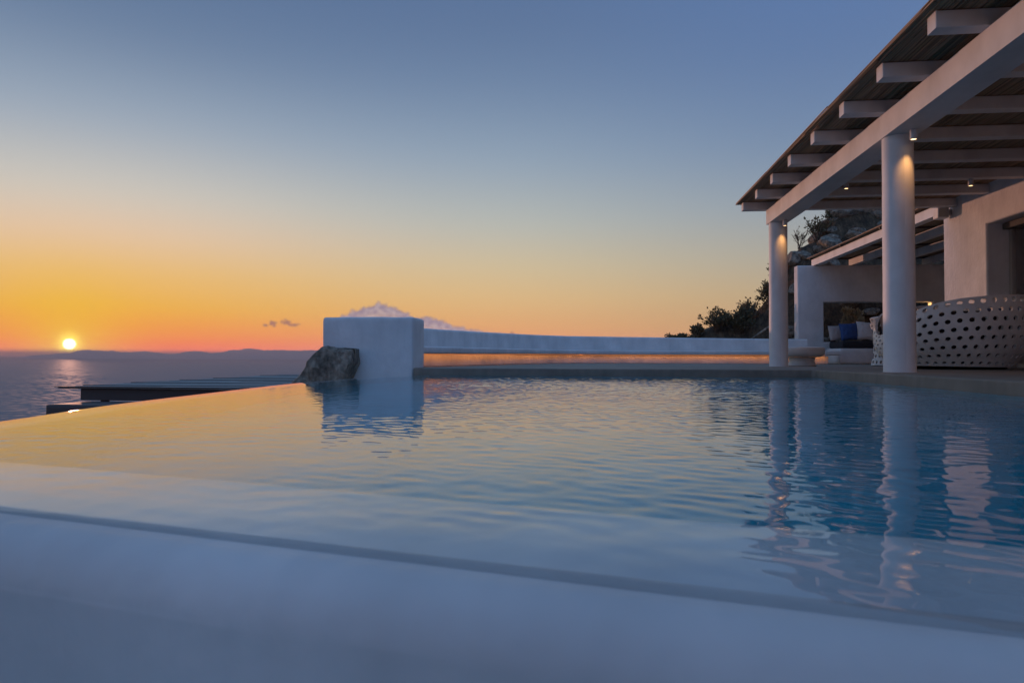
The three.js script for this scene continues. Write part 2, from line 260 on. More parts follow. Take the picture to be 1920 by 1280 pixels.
{ // near wall with rounded rim and the submerged ledge, swept along the edge
  const prof = [[0.075, -2.6], [0.075, -0.35], [0.075, -0.081]];
  for (let k = 1; k <= 24; k++) { const a = (1 - k / 24) * 90 * R; prof.push([0.075 * Math.sin(a), -0.081 + 0.075 * Math.cos(a)]); }
  prof.push([-0.05, -0.0068], [-0.15, -0.012], [-0.26, -0.02], [-0.36, -0.03], [-0.385, -0.035], [-0.4, -0.05], [-0.405, -0.08], [-0.405, -2.6]);
  const dirN = V().subVectors(B, A).normalize(), len = A.distanceTo(B) + 0.5, n = 420, pos = [], uv = [], idx = []; let run = 0; const d = [0];
  for (let k = 1; k < prof.length; k++) d.push(run += Math.hypot(prof[k][0] - prof[k - 1][0], prof[k][1] - prof[k - 1][1]));
  for (let i = 0; i <= n; i++) for (let k = 0; k < prof.length; k++) {
    const t = -0.25 + len * i / n, [s, y] = prof[k], onFace = k < 3, wob = onFace ? 0.004 * fbm(t * 1.8, y * 2, 5, 3) : 0, p = A.clone().addScaledVector(dirN, t).addScaledVector(nNear, s + wob + (k === 0 ? 0.1 : 0));
    pos.push(p.x, y, p.z); uv.push(t, d[k]);
    if (i < n && k < prof.length - 1) { const q = i * prof.length + k, e = q + prof.length; idx.push(q, e, q + 1, e, e + 1, q + 1); }
  }
  const g = new THREE.BufferGeometry(); g.setAttribute('position', new THREE.Float32BufferAttribute(pos, 3)); g.setAttribute('uv', new THREE.Float32BufferAttribute(uv, 2)); g.setIndex(idx); g.computeVertexNormals();
  const m = prof.length - 1, wall = [], paleShelf = []; for (let q = 0; q < idx.length; q += 6) ((q / 6) % m < 27 ? wall : paleShelf).push(...idx.slice(q, q + 6));   // shelf inside the rim: same plaster painted paler, standing in for brighter light
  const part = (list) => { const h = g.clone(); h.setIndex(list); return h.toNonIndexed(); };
  meshOf('rim_wall', part(wall), M.rimPlaster, pool); meshOf('shelf', part(paleShelf), M.ledge, pool);
}
{ // sea-side wall
  const prof = [[STRIP + 0.04, -3], [STRIP + 0.04, -0.048]]; for (let k = 1; k <= 8; k++) { const a = (1 - k / 8) * 90 * R; prof.push([STRIP + 0.04 * Math.sin(a), -0.048 + 0.04 * Math.cos(a)]); }
  prof.push([STRIP * 0.5, -0.008], [0, -0.009], [-0.03, -0.03], [-0.04, -0.08], [-0.04, -1.8]);
  const n = 90, pos = [], uv = [], idx = [];
  for (let i = 0; i <= n; i++) for (let k = 0; k < prof.length; k++) {
    const v = i / n, p = leftPt(v).addScaledVector(leftOut(v), -STRIP + prof[k][0]); if (i === 0) p.addScaledVector(nNear, 0.07); if (i === n) p.z -= 0.4;
    pos.push(p.x, prof[k][1], p.z); uv.push(v * 8.2, k * 0.1); if (i < n && k < prof.length - 1) { const q = i * prof.length + k, e = q + prof.length; idx.push(q, q + 1, e, e, q + 1, e + 1); }
  }
  const g = new THREE.BufferGeometry(); g.setAttribute('position', new THREE.Float32BufferAttribute(pos, 3)); g.setAttribute('uv', new THREE.Float32BufferAttribute(uv, 2)); g.setIndex(idx); g.computeVertexNormals();
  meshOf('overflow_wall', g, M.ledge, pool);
  meshOf('pool_floor', metric(boxAt(-3.4, 3.4, -1.65, -1.3, -9.7, 0.5)), M.poolPlaster, pool);
  meshOf('side_wall', metric(boxAt(2.912, 3.3, -1.7, -0.125, -9.6, 0.4)), M.poolPlaster, pool);
  meshOf('end_wall', metric(boxAt(-2.5, 3.3, -1.7, -0.125, -9.62, -9.222)), M.poolPlaster, pool);
}
{ // terrace slab with a lip over the water
  const b = 0.014, pts = [[2.9, -7], [13, -7], [13, 22.5], [-3.2, 22.5], [-3.2, 9.99], [-2.4, 9.99], [-2.4, 9.2], [2.86, 9.2], [2.9, 9.16]];
  const s = new THREE.Shape(pts.map(([x, y]) => new THREE.Vector2(x, y)));
  const g = new THREE.ExtrudeGeometry(s, { depth: 0.22 - 2 * b, bevelEnabled: true, bevelSize: b, bevelOffset: -b, bevelThickness: b, bevelSegments: 3 }).rotateX(-Math.PI / 2).translate(0, -0.12 + b, 0);
  const t = meshOf('terrace', metric(g), M.concrete, scene); t.userData.kind = 'structure';
  for (const q of [[3.31, 12.9, -4.5, -0.122, -22.4, 6.9], [-3.15, 3.308, -4.5, -0.122, -22.4, -9.63]]) meshOf('retaining_wall', metric(boxAt(...q)), M.plaster, scene, true).userData.kind = 'structure';
  const low = meshOf('lower_yard', metric(boxAt(-9, 3.3, -1.9, -1.6, -0.02, 9)), M.dark, scene); low.userData.kind = 'structure';
}

// ------------------------------------------------------------------ white pier with the boulder
{
  const p = thing('plaster_pier', 'white rounded plaster block standing at the far corner of the pool beside the boulder', 'wall', null, [-3.1, 0, -9.6]);
  meshOf('block', softBox(-0.64, 0.67, -4, 0.81, -0.35, 0.33, 0.045, 0.008, 0.05), M.plaster, p);
}
function rockGeo(rx, ry, rz, s, detail = 4, jag = 0.32, cuts = 7) {
  let g = new THREE.IcosahedronGeometry(1, detail); g.deleteAttribute('uv'); g.deleteAttribute('normal'); g = mergeVertices(g, 1e-4);
  const p = g.attributes.position, v = V(), planes = [];
  for (let i = 0; i < cuts; i++) planes.push([V(rr(-1, 1), rr(-0.8, 1), rr(-1, 1)).normalize(), rr(0.5, 0.82)]);
  for (let i = 0; i < p.count; i++) {
    v.fromBufferAttribute(p, i); const n = v.clone(); v.multiplyScalar(1 + jag * fbm(n.x * 1.6 + s, n.y * 1.6, n.z * 1.6, 4));
    for (const [q, d] of planes) { const e = v.dot(q) - d; if (e > 0) v.addScaledVector(q, -e * 0.92); }
    v.multiplyScalar(1 + 0.16 * fbm(n.x * 6 + s, n.y * 9, n.z * 6, 3)); p.setXYZ(i, v.x * rx, v.y * ry, v.z * rz);
  }
  g.computeVertexNormals(); return metric(toCreasedNormals(g, 0.5));
}
{
  const b = thing('boulder', 'grey weathered boulder wedged against the left side of the white plaster block', 'rock', null, [-3.55, -0.3, -8.98]);
  // outline of the natural stone, leaning to the right, as a lump with its own depth
  const out = [[-0.5, -0.35], [-0.44, 0.2], [-0.34, 0.3], [-0.26, 0.42], [-0.24, 0.5], [-0.16, 0.58], [-0.06, 0.66], [0.03, 0.68], [0.06, 0.66], [0.2, 0.655], [0.37, 0.645], [0.39, 0.46], [0.31, 0.3], [0.24, 0.1], [0.2, -0.35]];
  const s = new THREE.Shape(out.map(([x, y]) => new THREE.Vector2(x, y)));
  let g = new THREE.ExtrudeGeometry(s, { depth: 0.3, steps: 6, bevelEnabled: true, bevelSize: 0.06, bevelThickness: 0.1, bevelOffset: -0.05, bevelSegments: 5 }).translate(0, 0, -0.18);
  g.deleteAttribute('uv'); g.deleteAttribute('normal');
  const tri = g.index ? g.toNonIndexed() : g, src = tri.attributes.position, arr = [];
  const split = (a, c, d, n) => { if (n === 0 || Math.max(a.distanceTo(c), c.distanceTo(d), d.distanceTo(a)) < 0.035) { arr.push(a, c, d); return; } const l = [a.distanceTo(c), c.distanceTo(d), d.distanceTo(a)], m = l.indexOf(Math.max(...l)); if (m === 0) { const e = a.clone().lerp(c, 0.5); split(a, e, d, n - 1); split(e, c, d, n - 1); } else if (m === 1) { const e = c.clone().lerp(d, 0.5); split(a, c, e, n - 1); split(a, e, d, n - 1); } else { const e = d.clone().lerp(a, 0.5); split(a, c, e, n - 1); split(e, c, d, n - 1); } };
  for (let i = 0; i < src.count; i += 3) split(V().fromBufferAttribute(src, i), V().fromBufferAttribute(src, i + 1), V().fromBufferAttribute(src, i + 2), 11);
  const pos = []; for (const v of arr) { const q = 0.075 * fbm(v.x * 3.2, v.y * 3.2, v.z * 3.2, 4) + 0.03 * Math.abs(fbm(v.x * 9, v.y * 14, v.z * 9, 3)); pos.push(v.x + q * 0.6 + 0.02 * fbm(v.y * 12, v.x * 4, v.z, 2), v.y + q * 0.5, v.z + q * 1.3 + (v.z > 0 ? -0.12 * (v.y + 0.1) : 0)); }
  let h = new THREE.BufferGeometry(); h.setAttribute('position', new THREE.Float32BufferAttribute(pos, 3)); h = mergeVertices(h, 1e-4); h.computeVertexNormals();
  meshOf('stone', metric(toCreasedNormals(h, 0.6)), M.rock, b);
}

// ------------------------------------------------------------------ built-in bench with light strip
{
  const path = new THREE.CatmullRomCurve3([V(-2.66, 0, -9.97), V(-2.42, 0, -10.9), V(-2.16, 0, -12.1), V(-1.84, 0, -13.8), V(-1.45, 0, -15.6), V(-0.95, 0, -17.1), V(-0.25, 0, -18.1), V(0.8, 0, -18.55), V(2.2, 0, -18.75), V(4, 0, -18.85), V(5.4, 0, -18.85), V(6.55, 0, -18.85)]);
  const bench = thing('built_in_bench', 'long curved white plaster bench with glowing orange base along the terrace edge', 'bench');
  const N = 120;
  const frames = []; for (let i = 0; i <= N; i++) { const t = i / N, p = path.getPointAt(t), q = path.getTangentAt(t), o = V(q.z, 0, -q.x).normalize(); frames.push([t, p, o]); }
  const sweep = (prof, t0, t1, capRound) => { // prof(t): list of [outward, y]
    const f = frames.filter(([t]) => t >= t0 - 1e-6 && t <= t1 + 1e-6), pos = [], uv = [], idx = [], len = path.getLength(); let m = 0;
    f.forEach(([t, p, o]) => { const pr = prof(t); m = pr.length; let d = 0; pr.forEach(([s, y], k) => { if (k) d += Math.hypot(s - pr[k - 1][0], y - pr[k - 1][1]); const w = 0.004 * fbm(t * len * 1.5, s * 3, y * 3, 3); pos.push(p.x + o.x * (s + w), y + w, p.z + o.z * (s + w)); uv.push(t * len, d); }); });
    for (let i = 0; i < f.length - 1; i++) for (let k = 0; k < m - 1; k++) { const q = i * m + k, e = q + m; idx.push(q, q + 1, e, e, q + 1, e + 1); }
    for (const [row, flip] of [[0, 1], [f.length - 1, 0]]) { const c = pos.length / 3; let sx = 0, sy = 0, sz = 0; for (let k = 0; k < m; k++) { sx += pos[(row * m + k) * 3]; sy += pos[(row * m + k) * 3 + 1]; sz += pos[(row * m + k) * 3 + 2]; } pos.push(sx / m, sy / m, sz / m); uv.push(0, 0); for (let k = 0; k < m - 1; k++) { const a = row * m + k; idx.push(...(flip ? [c, a + 1, a] : [c, a, a + 1])); } }
    const g = new THREE.BufferGeometry(); g.setAttribute('position', new THREE.Float32BufferAttribute(pos, 3)); g.setAttribute('uv', new THREE.Float32BufferAttribute(uv, 2)); g.setIndex(idx); g.computeVertexNormals(); return toCreasedNormals(g, 0.8);
  };
  const round = (x0, x1, y0, y1, r) => { const o = []; const arc = (cx, cy, a0) => { for (let k = 0; k <= 4; k++) { const a = (a0 - k * 22.5) * R; o.push([cx + r * Math.cos(a), cy + r * Math.sin(a)]); } }; arc(x0 + r, y0 + r, 270); arc(x0 + r, y1 - r, 180); arc(x1 - r, y1 - r, 90); arc(x1 - r, y0 + r, 0); o.push(o[0]); return o; };
  const seatY = (t) => lerp(0.415, 0.445, smoothstep(t, 0, 0.5)), backY = (t) => lerp(lerp(0.735, 0.83, smoothstep(t, 0, 0.55)), 0.77, smoothstep(t, 0.55, 1));
  meshOf('base', sweep(() => round(0, 0.55, 0.1, 0.3, 0.01), 0, 0.985), M.plaster, bench);
  meshOf('seat', sweep((t) => round(-0.17, 0.56, seatY(t) - 0.115, seatY(t), 0.03), 0, 1), M.plaster, bench);
  meshOf('backrest', sweep((t) => round(0.46, 0.74, 0.0, backY(t), 0.05), 0, 0.96), M.plaster, bench);
  const strip = meshOf('light_strip', sweep((t) => round(-0.14, -0.12, seatY(t) - 0.13, seatY(t) - 0.117, 0.003), 0.004, 0.98), std({ color: lin(0.9, 0.6, 0.3), emissive: lin(1, 0.3, 0.08), emissiveIntensity: 0.4 }), bench);
  for (let i = 0; i < 26; i++) { // the strip's light, thrown back on the base
    const a = path.getPointAt(lerp(0.004, 0.98, i / 26)), b = path.getPointAt(lerp(0.004, 0.98, (i + 1) / 26)), t = path.getTangentAt(lerp(0.004, 0.98, (i + 0.5) / 26)), o = V(t.z, 0, -t.x).normalize(), y = seatY((i + 0.5) / 26) - 0.138;
    const l = new THREE.RectAreaLight(lin(1, 0.34, 0.08), 6.5, a.distanceTo(b), 0.02), c = a.clone().lerp(b, 0.5).addScaledVector(o, -0.117); l.position.set(c.x, y + 0.006, c.z); l.lookAt(c.x + o.x * 0.5, y - 0.3, c.z + o.z * 0.5); l.name = 'bench_strip_light'; scene.add(l);
  }
}

// ------------------------------------------------------------------ house
{
  const house = thing('house', 'white plastered house wall with a deep door recess under the reed pergola', 'house', null, [6.5, 0.1, -6]);
  const W = (x, y, z) => [x - 6.5, y - 0.1, z + 6];
  { // sea-facing wall with the door opening (far jamb z = -11.98)
    const s = new THREE.Shape([[-4, 0.1], [8.6, 0.1], [8.6, 2.47], [11.98, 2.47], [11.98, 0.1], [13.35, 0.1], [13.35, 3.35], [-4, 3.35]].map(([a, b]) => new THREE.Vector2(a, b)));
    const g = new THREE.ExtrudeGeometry(s, { depth: 0.4, bevelEnabled: true, bevelSize: 0.035, bevelOffset: -0.035, bevelThickness: 0.035, bevelSegments: 4 }).translate(0, 0, 0.035).rotateY(Math.PI / 2).translate(6.5, 0, 0).translate(...W(0, 0, 0));
    meshOf('front_wall', metric(g), M.plaster, house);
  }
  const bx = (name, a, mat) => meshOf(name, metric(boxAt(...a).translate(...W(0, 0, 0))), mat, house);
  bx('end_wall', [6.99, 12.4, 0.1, 3.35, -13.33, -13.0], M.plaster); bx('rear_wall', [12.0, 12.4, 0.1, 3.35, -12.99, 4], M.plaster); bx('roof', [6.53, 12.4, 3.352, 3.55, -13.33, 4], M.plaster);
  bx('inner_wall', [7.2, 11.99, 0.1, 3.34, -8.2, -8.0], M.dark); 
  const door = meshOf('door', metric(mergeGeometries([boxAt(6.84, 6.91, 0.11, 2.46, -11.975, -11.9), boxAt(6.84, 6.91, 2.38, 2.46, -11.899, -8.62), boxAt(6.84, 6.91, 0.11, 0.17, -11.899, -8.62), boxAt(6.84, 6.91, 0.171, 2.379, -10.3, -10.22)].map((q) => q.toNonIndexed())).translate(...W(0, 0, 0))), M.frame, house);
  for (const [a, b] of [[-11.899, -10.301], [-10.219, -8.62]]) meshOf('pane', boxAt(6.872, 6.878, 0.172, 2.378, a, b).translate(...W(0, 0, 0)), M.glass, door);
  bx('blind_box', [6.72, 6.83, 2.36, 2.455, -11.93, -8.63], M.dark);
  const sp = thing('wall_speaker', 'small white box fitted high on the far corner of the house wall', 'speaker', null, [6.5, 2.78, -13.1]);
  meshOf('bracket', boxAt(-0.06, 0.0, 0.06, 0.16, -0.06, 0.06), M.frame, sp); meshOf('case', softBox(-0.25, -0.061, 0, 0.22, -0.1, 0.1, 0.015, 0, 0.03), M.paint, sp); meshOf('grille', boxAt(-0.235, -0.075, 0.02, 0.2, 0.101, 0.105), M.frame, sp);
}

// ------------------------------------------------------------------ pergolas
function reedMat(parent, x0, x1, z0, z1, y, layers, name = 'reed_mat') { // rows of canes laid along z
  const cane = new THREE.CylinderGeometry(0.0075, 0.0062, 1, 6, 1, true).rotateX(Math.PI / 2), list = [], m = new THREE.Matrix4(), q = new THREE.Quaternion(), cols = [];
  for (let L = 0; L < layers; L++) for (let x = x0 + (L % 2) * 0.006; x < x1; x += 0.0125) {
    let z = z0 - rr(0, 0.05); while (z < z1) { const len = Math.min(rr(1.6, 2.8), z1 - z + rr(-0.03, 0.05)); if (len < 0.05) break; q.setFromEuler(new THREE.Euler(rr(-0.004, 0.004), rr(-0.006, 0.006), 0)); const s = rr(0.8, 1.2); m.compose(V(x + rr(-0.003, 0.003), y + L * 0.012 + rr(-0.004, 0.004), z + len / 2), q, V(s, s, len)); list.push(m.clone()); const k = rr(0.55, 1.25); cols.push(new THREE.Color().setRGB(k, k * rr(0.92, 1.02), k * rr(0.85, 1.02))); z += len + 0.01; }
  }
  const im = new THREE.InstancedMesh(cane, M.reed, list.length); list.forEach((a, i) => { im.setMatrixAt(i, a); im.setColorAt(i, cols[i]); });
  im.name = name; im.userData.kind = 'stuff'; im.castShadow = im.receiveShadow = true; parent.add(im); return im;
}
{
  const pg = thing('pergola', 'white timber pergola with reed roof on round columns in front of the house', 'pergola', null, [3.41, 0.1, -7.96]);
  const T = (g) => g.translate(-3.41, -0.1, 7.96);
  for (const z of [-12.78, -7.96, -3.14]) { const pr = [[0, 0], [0.166, 0], [0.166, 0.004], [0.163, 0.02]]; for (let k = 1; k <= 22; k++) pr.push([0.162 - 0.005 * k / 22, 0.02 + 2.578 * k / 22]); pr.push([0, 2.598]); const g = new THREE.LatheGeometry(pr.map(([a, b]) => new THREE.Vector2(a, b)), 64); const u = g.attributes.uv; for (let i = 0; i < u.count; i++) u.setXY(i, u.getX(i), g.attributes.position.getY(i)); const cp = g.attributes.position; for (let i = 0; i < cp.count; i++) { const x = cp.getX(i), y = cp.getY(i), w = cp.getZ(i), k = 1 + 0.035 * fbm(x * 5 + z, y * 2.2, w * 5, 3); cp.setX(i, x * k); cp.setZ(i, w * k); } g.computeVertexNormals(); meshOf('column', toCreasedNormals(g, 0.9).translate(0, 0, z + 7.96), M.paint, pg); }
  meshOf('beam', T(bevelBox(3.245, 3.575, 2.7, 2.96, -12.96, 3, 0.012)), M.paint, pg);
  for (let i = 0; i < 16; i++) { const z = -13 + i * 0.995, x0 = 2.82 + rr(-0.012, 0.012); meshOf('rafter', T(bevelBox(x0, 6.495, 2.962, 3.105, z, z + 0.15, 0.008)), M.timber, pg); }
  const m = reedMat(pg, 2.74 - 3.41, 6.49 - 3.41, -13.08 + 7.96, 3 + 7.96, 3.117 - 0.1, 3);
  for (const x of [2.78, 4.6, 6.3]) meshOf('batten', T(bevelBox(x, x + 0.03, 3.152, 3.172, -13.06, 3, 0.003)), M.reed, pg);
}
{
  const pg = thing('rear_pergola', 'lower pergola with pink-lit white edge beam beyond the house corner', 'pergola', null, [6.48, 0.1, -20.6]);
  const T = (g) => g.translate(-6.48, -0.1, 20.6);
  meshOf('beam', T(bevelBox(6.46, 6.64, 2.93, 3.115, -20.72, -13.36, 0.01)), M.paint, pg);
  for (const x of [7.5, 8.5, 9.5, 10.5]) meshOf('rafter', T(bevelBox(x, x + 0.14, 2.93, 3.11, -20.72, -13.36, 0.008)), M.timber, pg);
  for (const z of [-20.7, -18.3, -15.9, -13.7]) meshOf('batten', T(bevelBox(6.4, 11, 3.117, 3.16, z, z + 0.05, 0.004)), M.darkWood, pg);
  reedMat(pg, 6.38 - 6.48, 11 - 6.48, -20.85 + 20.6, -13.36 + 20.6, 3.17 - 0.1, 2);
  meshOf('back_board', T(boxAt(10.9, 11, 0.1, 3.1, -20.3, -13.4)), M.plaster, pg);
}
{
  const w = thing('garden_wall', 'white plaster wall with a long low window opening beyond the house', 'wall', null, [6, 0.1, -20.6]);
  const s = new THREE.Shape([[0, 0], [5.2, 0], [5.2, 2.825], [0, 2.825]].map(([a, b]) => new THREE.Vector2(a, b))); const h = new THREE.Path([[0.72, 0.62], [0.72, 1.765], [3.68, 1.765], [3.68, 0.62]].map(([a, b]) => new THREE.Vector2(a, b))); s.holes.push(h);
  meshOf('wall', metric(new THREE.ExtrudeGeometry(s, { depth: 0.3, bevelEnabled: true, bevelSize: 0.03, bevelOffset: -0.03, bevelThickness: 0.03, bevelSegments: 3 }).translate(0, 0, -0.2)), M.plaster, w);
  meshOf('light_strip', boxAt(3.655, 3.678, 1.3, 1.74, -0.1, 0.03), std({ color: lin(0.9, 0.7, 0.4), emissive: lin(1, 0.55, 0.2), emissiveIntensity: 1.6 }), w);
  const l = new THREE.RectAreaLight(lin(1, 0.5, 0.2), 3, 0.12, 0.44); l.position.set(9.645, 1.62, -20.64); l.lookAt(9, 1.62, -20.64); l.name = 'opening_strip_light'; scene.add(l);
}

// ------------------------------------------------------------------ spot lamps
for (const [x, y, z, label, I] of [[3.455, 2.698, -7.685, 'small white spot lamp under the beam at the near column', 0.85], [3.455, 2.698, -12.505, 'small white spot lamp under the beam at the far column', 0.85], [3.93, 2.958, -10.93, 'small white spot lamp hung from a rafter left of the near column', 0.5], [5.72, 2.958, -10.93, 'small white spot lamp hung from a rafter near the house wall', 0.5]]) {
  const t = thing('spot_lamp', label, 'lamp', 'spot lamps under the pergola', [x, y, z]);
  meshOf('housing', new THREE.LatheGeometry([[0, 0], [0.033, 0], [0.036, -0.004], [0.036, -0.105], [0.03, -0.105], [0.028, -0.095], [0, -0.095]].map(([a, b]) => new THREE.Vector2(a, b)), 28), M.metal, t);
  meshOf('bulb', new THREE.CylinderGeometry(0.027, 0.027, 0.004, 24).translate(0, -0.098, 0), std({ color: lin(1, 0.8, 0.5), emissive: lin(1, 0.62, 0.28), emissiveIntensity: 5 }), t);
  const l = new THREE.SpotLight(lin(1, 0.47, 0.15), I, 0, 38 * R, 0.8); l.position.set(x, y - 0.11, z); l.target.position.set(x, y - 2, z - (I > 0.6 ? 0.3 : 0)); l.shadow.radius = 1.2; l.castShadow = true; l.name = 'spot_lamp_light'; scene.add(l, l.target);
}

// ------------------------------------------------------------------ furniture
{
  const t = thing('coffee_table', 'low round white pedestal table beside the far column', 'table', null, [4.1, 0.1, -13.75]);
  meshOf('table_top', new THREE.LatheGeometry([[0, 0.17], [0.3, 0.172], [0.37, 0.19], [0.402, 0.225], [0.412, 0.27], [0.41, 0.335], [0.402, 0.356], [0.385, 0.364], [0.36, 0.362], [0, 0.352]].map(([a, b]) => new THREE.Vector2(a, b)), 64), M.tableTop, t);
  meshOf('pedestal', new THREE.LatheGeometry([[0, 0], [0.25, 0], [0.262, 0.008], [0.255, 0.025], [0.235, 0.06], [0.225, 0.1], [0.235, 0.14], [0.25, 0.169], [0, 0.169]].map(([a, b]) => new THREE.Vector2(a, b)), 64), M.tableTop, t);
}
// perforated shell: rows of pierced cells on a surface S(u, v), with inner face, hole walls and rims
function pierced(S, nu, rows, thick, hole, closed) {
  const pos = [], tri = (a, b, c) => pos.push(a.x, a.y, a.z, b.x, b.y, b.z, c.x, c.y, c.z), n = 8;
  const both = (u, v) => { const p = S(u, v), e = 1e-3, a = S(u + e, v).sub(S(u - e, v)), b = S(u, Math.min(1, v + e)).sub(S(u, Math.max(0, v - e))), nn = a.cross(b).normalize(); return [p, p.clone().addScaledVector(nn, -thick)]; };
  const sq = [[-1, -1], [0, -1], [1, -1], [1, 0], [1, 1], [0, 1], [-1, 1], [-1, 0]];
  for (let r = 0; r < rows.length - 1; r++) for (let i = 0; i < nu; i++) {
    const off = r % 2 ? 0.5 : 0, uc = (i + 0.5 + off) / nu, hu = 0.5 / nu, vc = (rows[r] + rows[r + 1]) / 2, hv = (rows[r + 1] - rows[r]) / 2;
    const O = sq.map(([a, b]) => both(uc + a * hu, vc + b * hv)), Hh = sq.map((_, k) => { const an = (-135 + k * 45) * R; return both(uc + Math.cos(an) * hu * hole, vc + Math.sin(an) * hv * hole * 1.04); });
    for (let k = 0; k < n; k++) { const l = (k + 1) % n; tri(O[k][0], O[l][0], Hh[k][0]); tri(O[l][0], Hh[l][0], Hh[k][0]); tri(O[l][1], O[k][1], Hh[k][1]); tri(O[l][1], Hh[k][1], Hh[l][1]); tri(Hh[k][0], Hh[l][0], Hh[k][1]); tri(Hh[l][0], Hh[l][1], Hh[k][1]); }
    if (r === 0) for (const [k, l] of [[0, 1], [1, 2]]) { tri(O[l][0], O[k][0], O[k][1]); tri(O[l][0], O[k][1], O[l][1]); }
    if (r === rows.length - 2) for (const [k, l] of [[4, 5], [5, 6]]) { tri(O[l][0], O[k][0], O[k][1]); tri(O[l][0], O[k][1], O[l][1]); }
    if (!closed) for (const [at, ks] of [[0, [[6, 7], [7, 0]]], [nu - 1, [[2, 3], [3, 4]]]]) if (i === at) for (const [k, l] of ks) { tri(O[l][0], O[k][0], O[k][1]); tri(O[l][0], O[k][1], O[l][1]); }
  }
  let g = new THREE.BufferGeometry(); g.setAttribute('position', new THREE.Float32BufferAttribute(pos, 3)); g = mergeVertices(g, 1e-4); g.computeVertexNormals(); return metric(toCreasedNormals(g, 0.42));
}
function pillow(w, h, d, s) { // stuffed cushion with pointed corners, in the xy plane
  const n = 26, pos = [], idx = [];
  for (const side of [1, -1]) for (let j = 0; j <= n; j++) for (let i = 0; i <= n; i++) {
    const u = i / n * 2 - 1, v = j / n * 2 - 1, e = Math.max(0, (1 - u * u) * (1 - v * v)) ** 0.42, pinch = 1 - 0.07 * (1 - Math.abs(u * v)) * (Math.abs(u) > Math.abs(v) ? u * u : v * v);
    pos.push(u * w / 2 * pinch + 0.008 * fbm(u * 2 + s, v * 2, 1, 3), v * h / 2 * pinch + 0.008 * fbm(u * 2 + s, v * 2, 7, 3), side * (d / 2 * e * (1 + 0.35 * fbm(u * 2.4 + s, v * 2.4, side, 3)) + 0.002));
    if (i < n && j < n) { const k = (side > 0 ? 0 : (n + 1) * (n + 1)) + j * (n + 1) + i; idx.push(...(side > 0 ? [k, k + 1, k + n + 1, k + 1, k + n + 2, k + n + 1] : [k, k + n + 1, k + 1, k + 1, k + n + 1, k + n + 2])); }
  }
  let g = new THREE.BufferGeometry(); g.setAttribute('position', new THREE.Float32BufferAttribute(pos, 3)); g.setIndex(idx); g.computeVertexNormals(); return metric(g);
}
{
  const t = thing('perforated_daybed', 'large round white daybed with a shell pierced by rows of holes behind the near column', 'daybed', null, [5.33, 0.1, -10.75]);
  const prof = [[0, 0.74], [0.1, 0.8], [0.24, 0.9], [0.42, 0.97], [0.6, 1], [0.8, 1.0], [1, 0.97]];
  const rad = (v) => { for (let i = 1; i < prof.length; i++) if (v <= prof[i][0]) return lerp(prof[i - 1][1], prof[i][1], (v - prof[i - 1][0]) / (prof[i][0] - prof[i - 1][0])); return 0.97; };
  const rims = [[0, 0.5], [0.03, 0.63], [0.08, 0.76], [0.145, 0.86], [0.22, 0.92], [0.34, 0.97], [0.55, 1.01], [1, 1.03]], rim = (b) => { for (let i = 1; i < rims.length; i++) if (b <= rims[i][0]) return lerp(rims[i - 1][1], rims[i][1], (b - rims[i - 1][0]) / (rims[i][0] - rims[i - 1][0])); return 1.03; };
  const S = (u, v) => { const a = -u * 2 * Math.PI, c = Math.cos(a), s = Math.sin(a), back = 0.5 + 0.5 * Math.cos(Math.atan2(s, c) * 1), top = rim(back), low = lerp(0.05, 0.03, back), k = rad(v) * (1 + 0.02 * back); return V(1.03 * c * k, low + (top - low) * v, 0.98 * s * k); };
  meshOf('shell', pierced(S, 46, [0, 0.1, 0.22, 0.35, 0.48, 0.61, 0.74, 0.87, 1], 0.035, 0.52, true), M.shell, t);
  meshOf('added_dark_liner', new THREE.LatheGeometry([[0.6, 0.06], [0.74, 0.15], [0.84, 0.3], [0.87, 0.45], [0.88, 0.8], [0.8, 0.8], [0.78, 0.42]].map(([a, b]) => new THREE.Vector2(a, b)), 48).scale(1.05, 1, 1), M.darkCloth, t);  // invented liner: dark cloth stands in for shade behind the shell's holes
  const disc = (r0, y0, y1, mat, name) => meshOf(name, new THREE.LatheGeometry([[0, y0], [r0 - 0.03, y0], [r0, y0 + 0.03], [r0, y1 - 0.04], [r0 - 0.04, y1], [0, y1]].map(([a, b]) => new THREE.Vector2(a, b)), 48).scale(1, 1, 0.94), mat, t);
  disc(0.68, 0.0, 0.05, M.dark, 'foot'); disc(0.84, 0.2, 0.4, M.darkCloth, 'seat_cushion');
  for (const [x, z, ry, m] of [[0.45, 0.45, -0.7, M.slateCloth], [0.62, -0.25, -1.5, M.whiteCloth]]) { const p = meshOf('cushion', pillow(0.55, 0.5, 0.16, x), m, t); p.position.set(x, 0.64, z); p.rotation.set(-0.25, ry, 0, 'YXZ'); }
}
{
  const t = thing('perforated_armchair', 'white pierced tub armchair with blue cushion half hidden behind the near column', 'armchair', null, [6.02, 0.1, -14.3]);
  const S = (u, v) => { const a = (100 + u * 250) * R, flare = 0.42 + 0.1 * ((v - 0.42) / 0.55) ** 2; return V(-Math.sin(a) * flare, 0.02 + v * lerp(0.99, 0.8, Math.abs(u - 0.4)), -Math.cos(a) * flare); };
  meshOf('shell', pierced(S, 22, [0, 0.13, 0.26, 0.39, 0.52, 0.65, 0.78, 0.89, 1], 0.05, 0.56, false), M.shell, t);
  meshOf('seat_cushion', new THREE.LatheGeometry([[0, 0.3], [0.33, 0.3], [0.36, 0.33], [0.36, 0.42], [0.33, 0.45], [0, 0.45]].map(([a, b]) => new THREE.Vector2(a, b)), 40), M.slateCloth, t);
  const c = meshOf('cushion', pillow(0.52, 0.5, 0.17, 3), M.slateCloth, t); c.position.set(-0.02, 0.73, 0.1); c.rotation.set(-0.2, 0.3, 0.05);
}
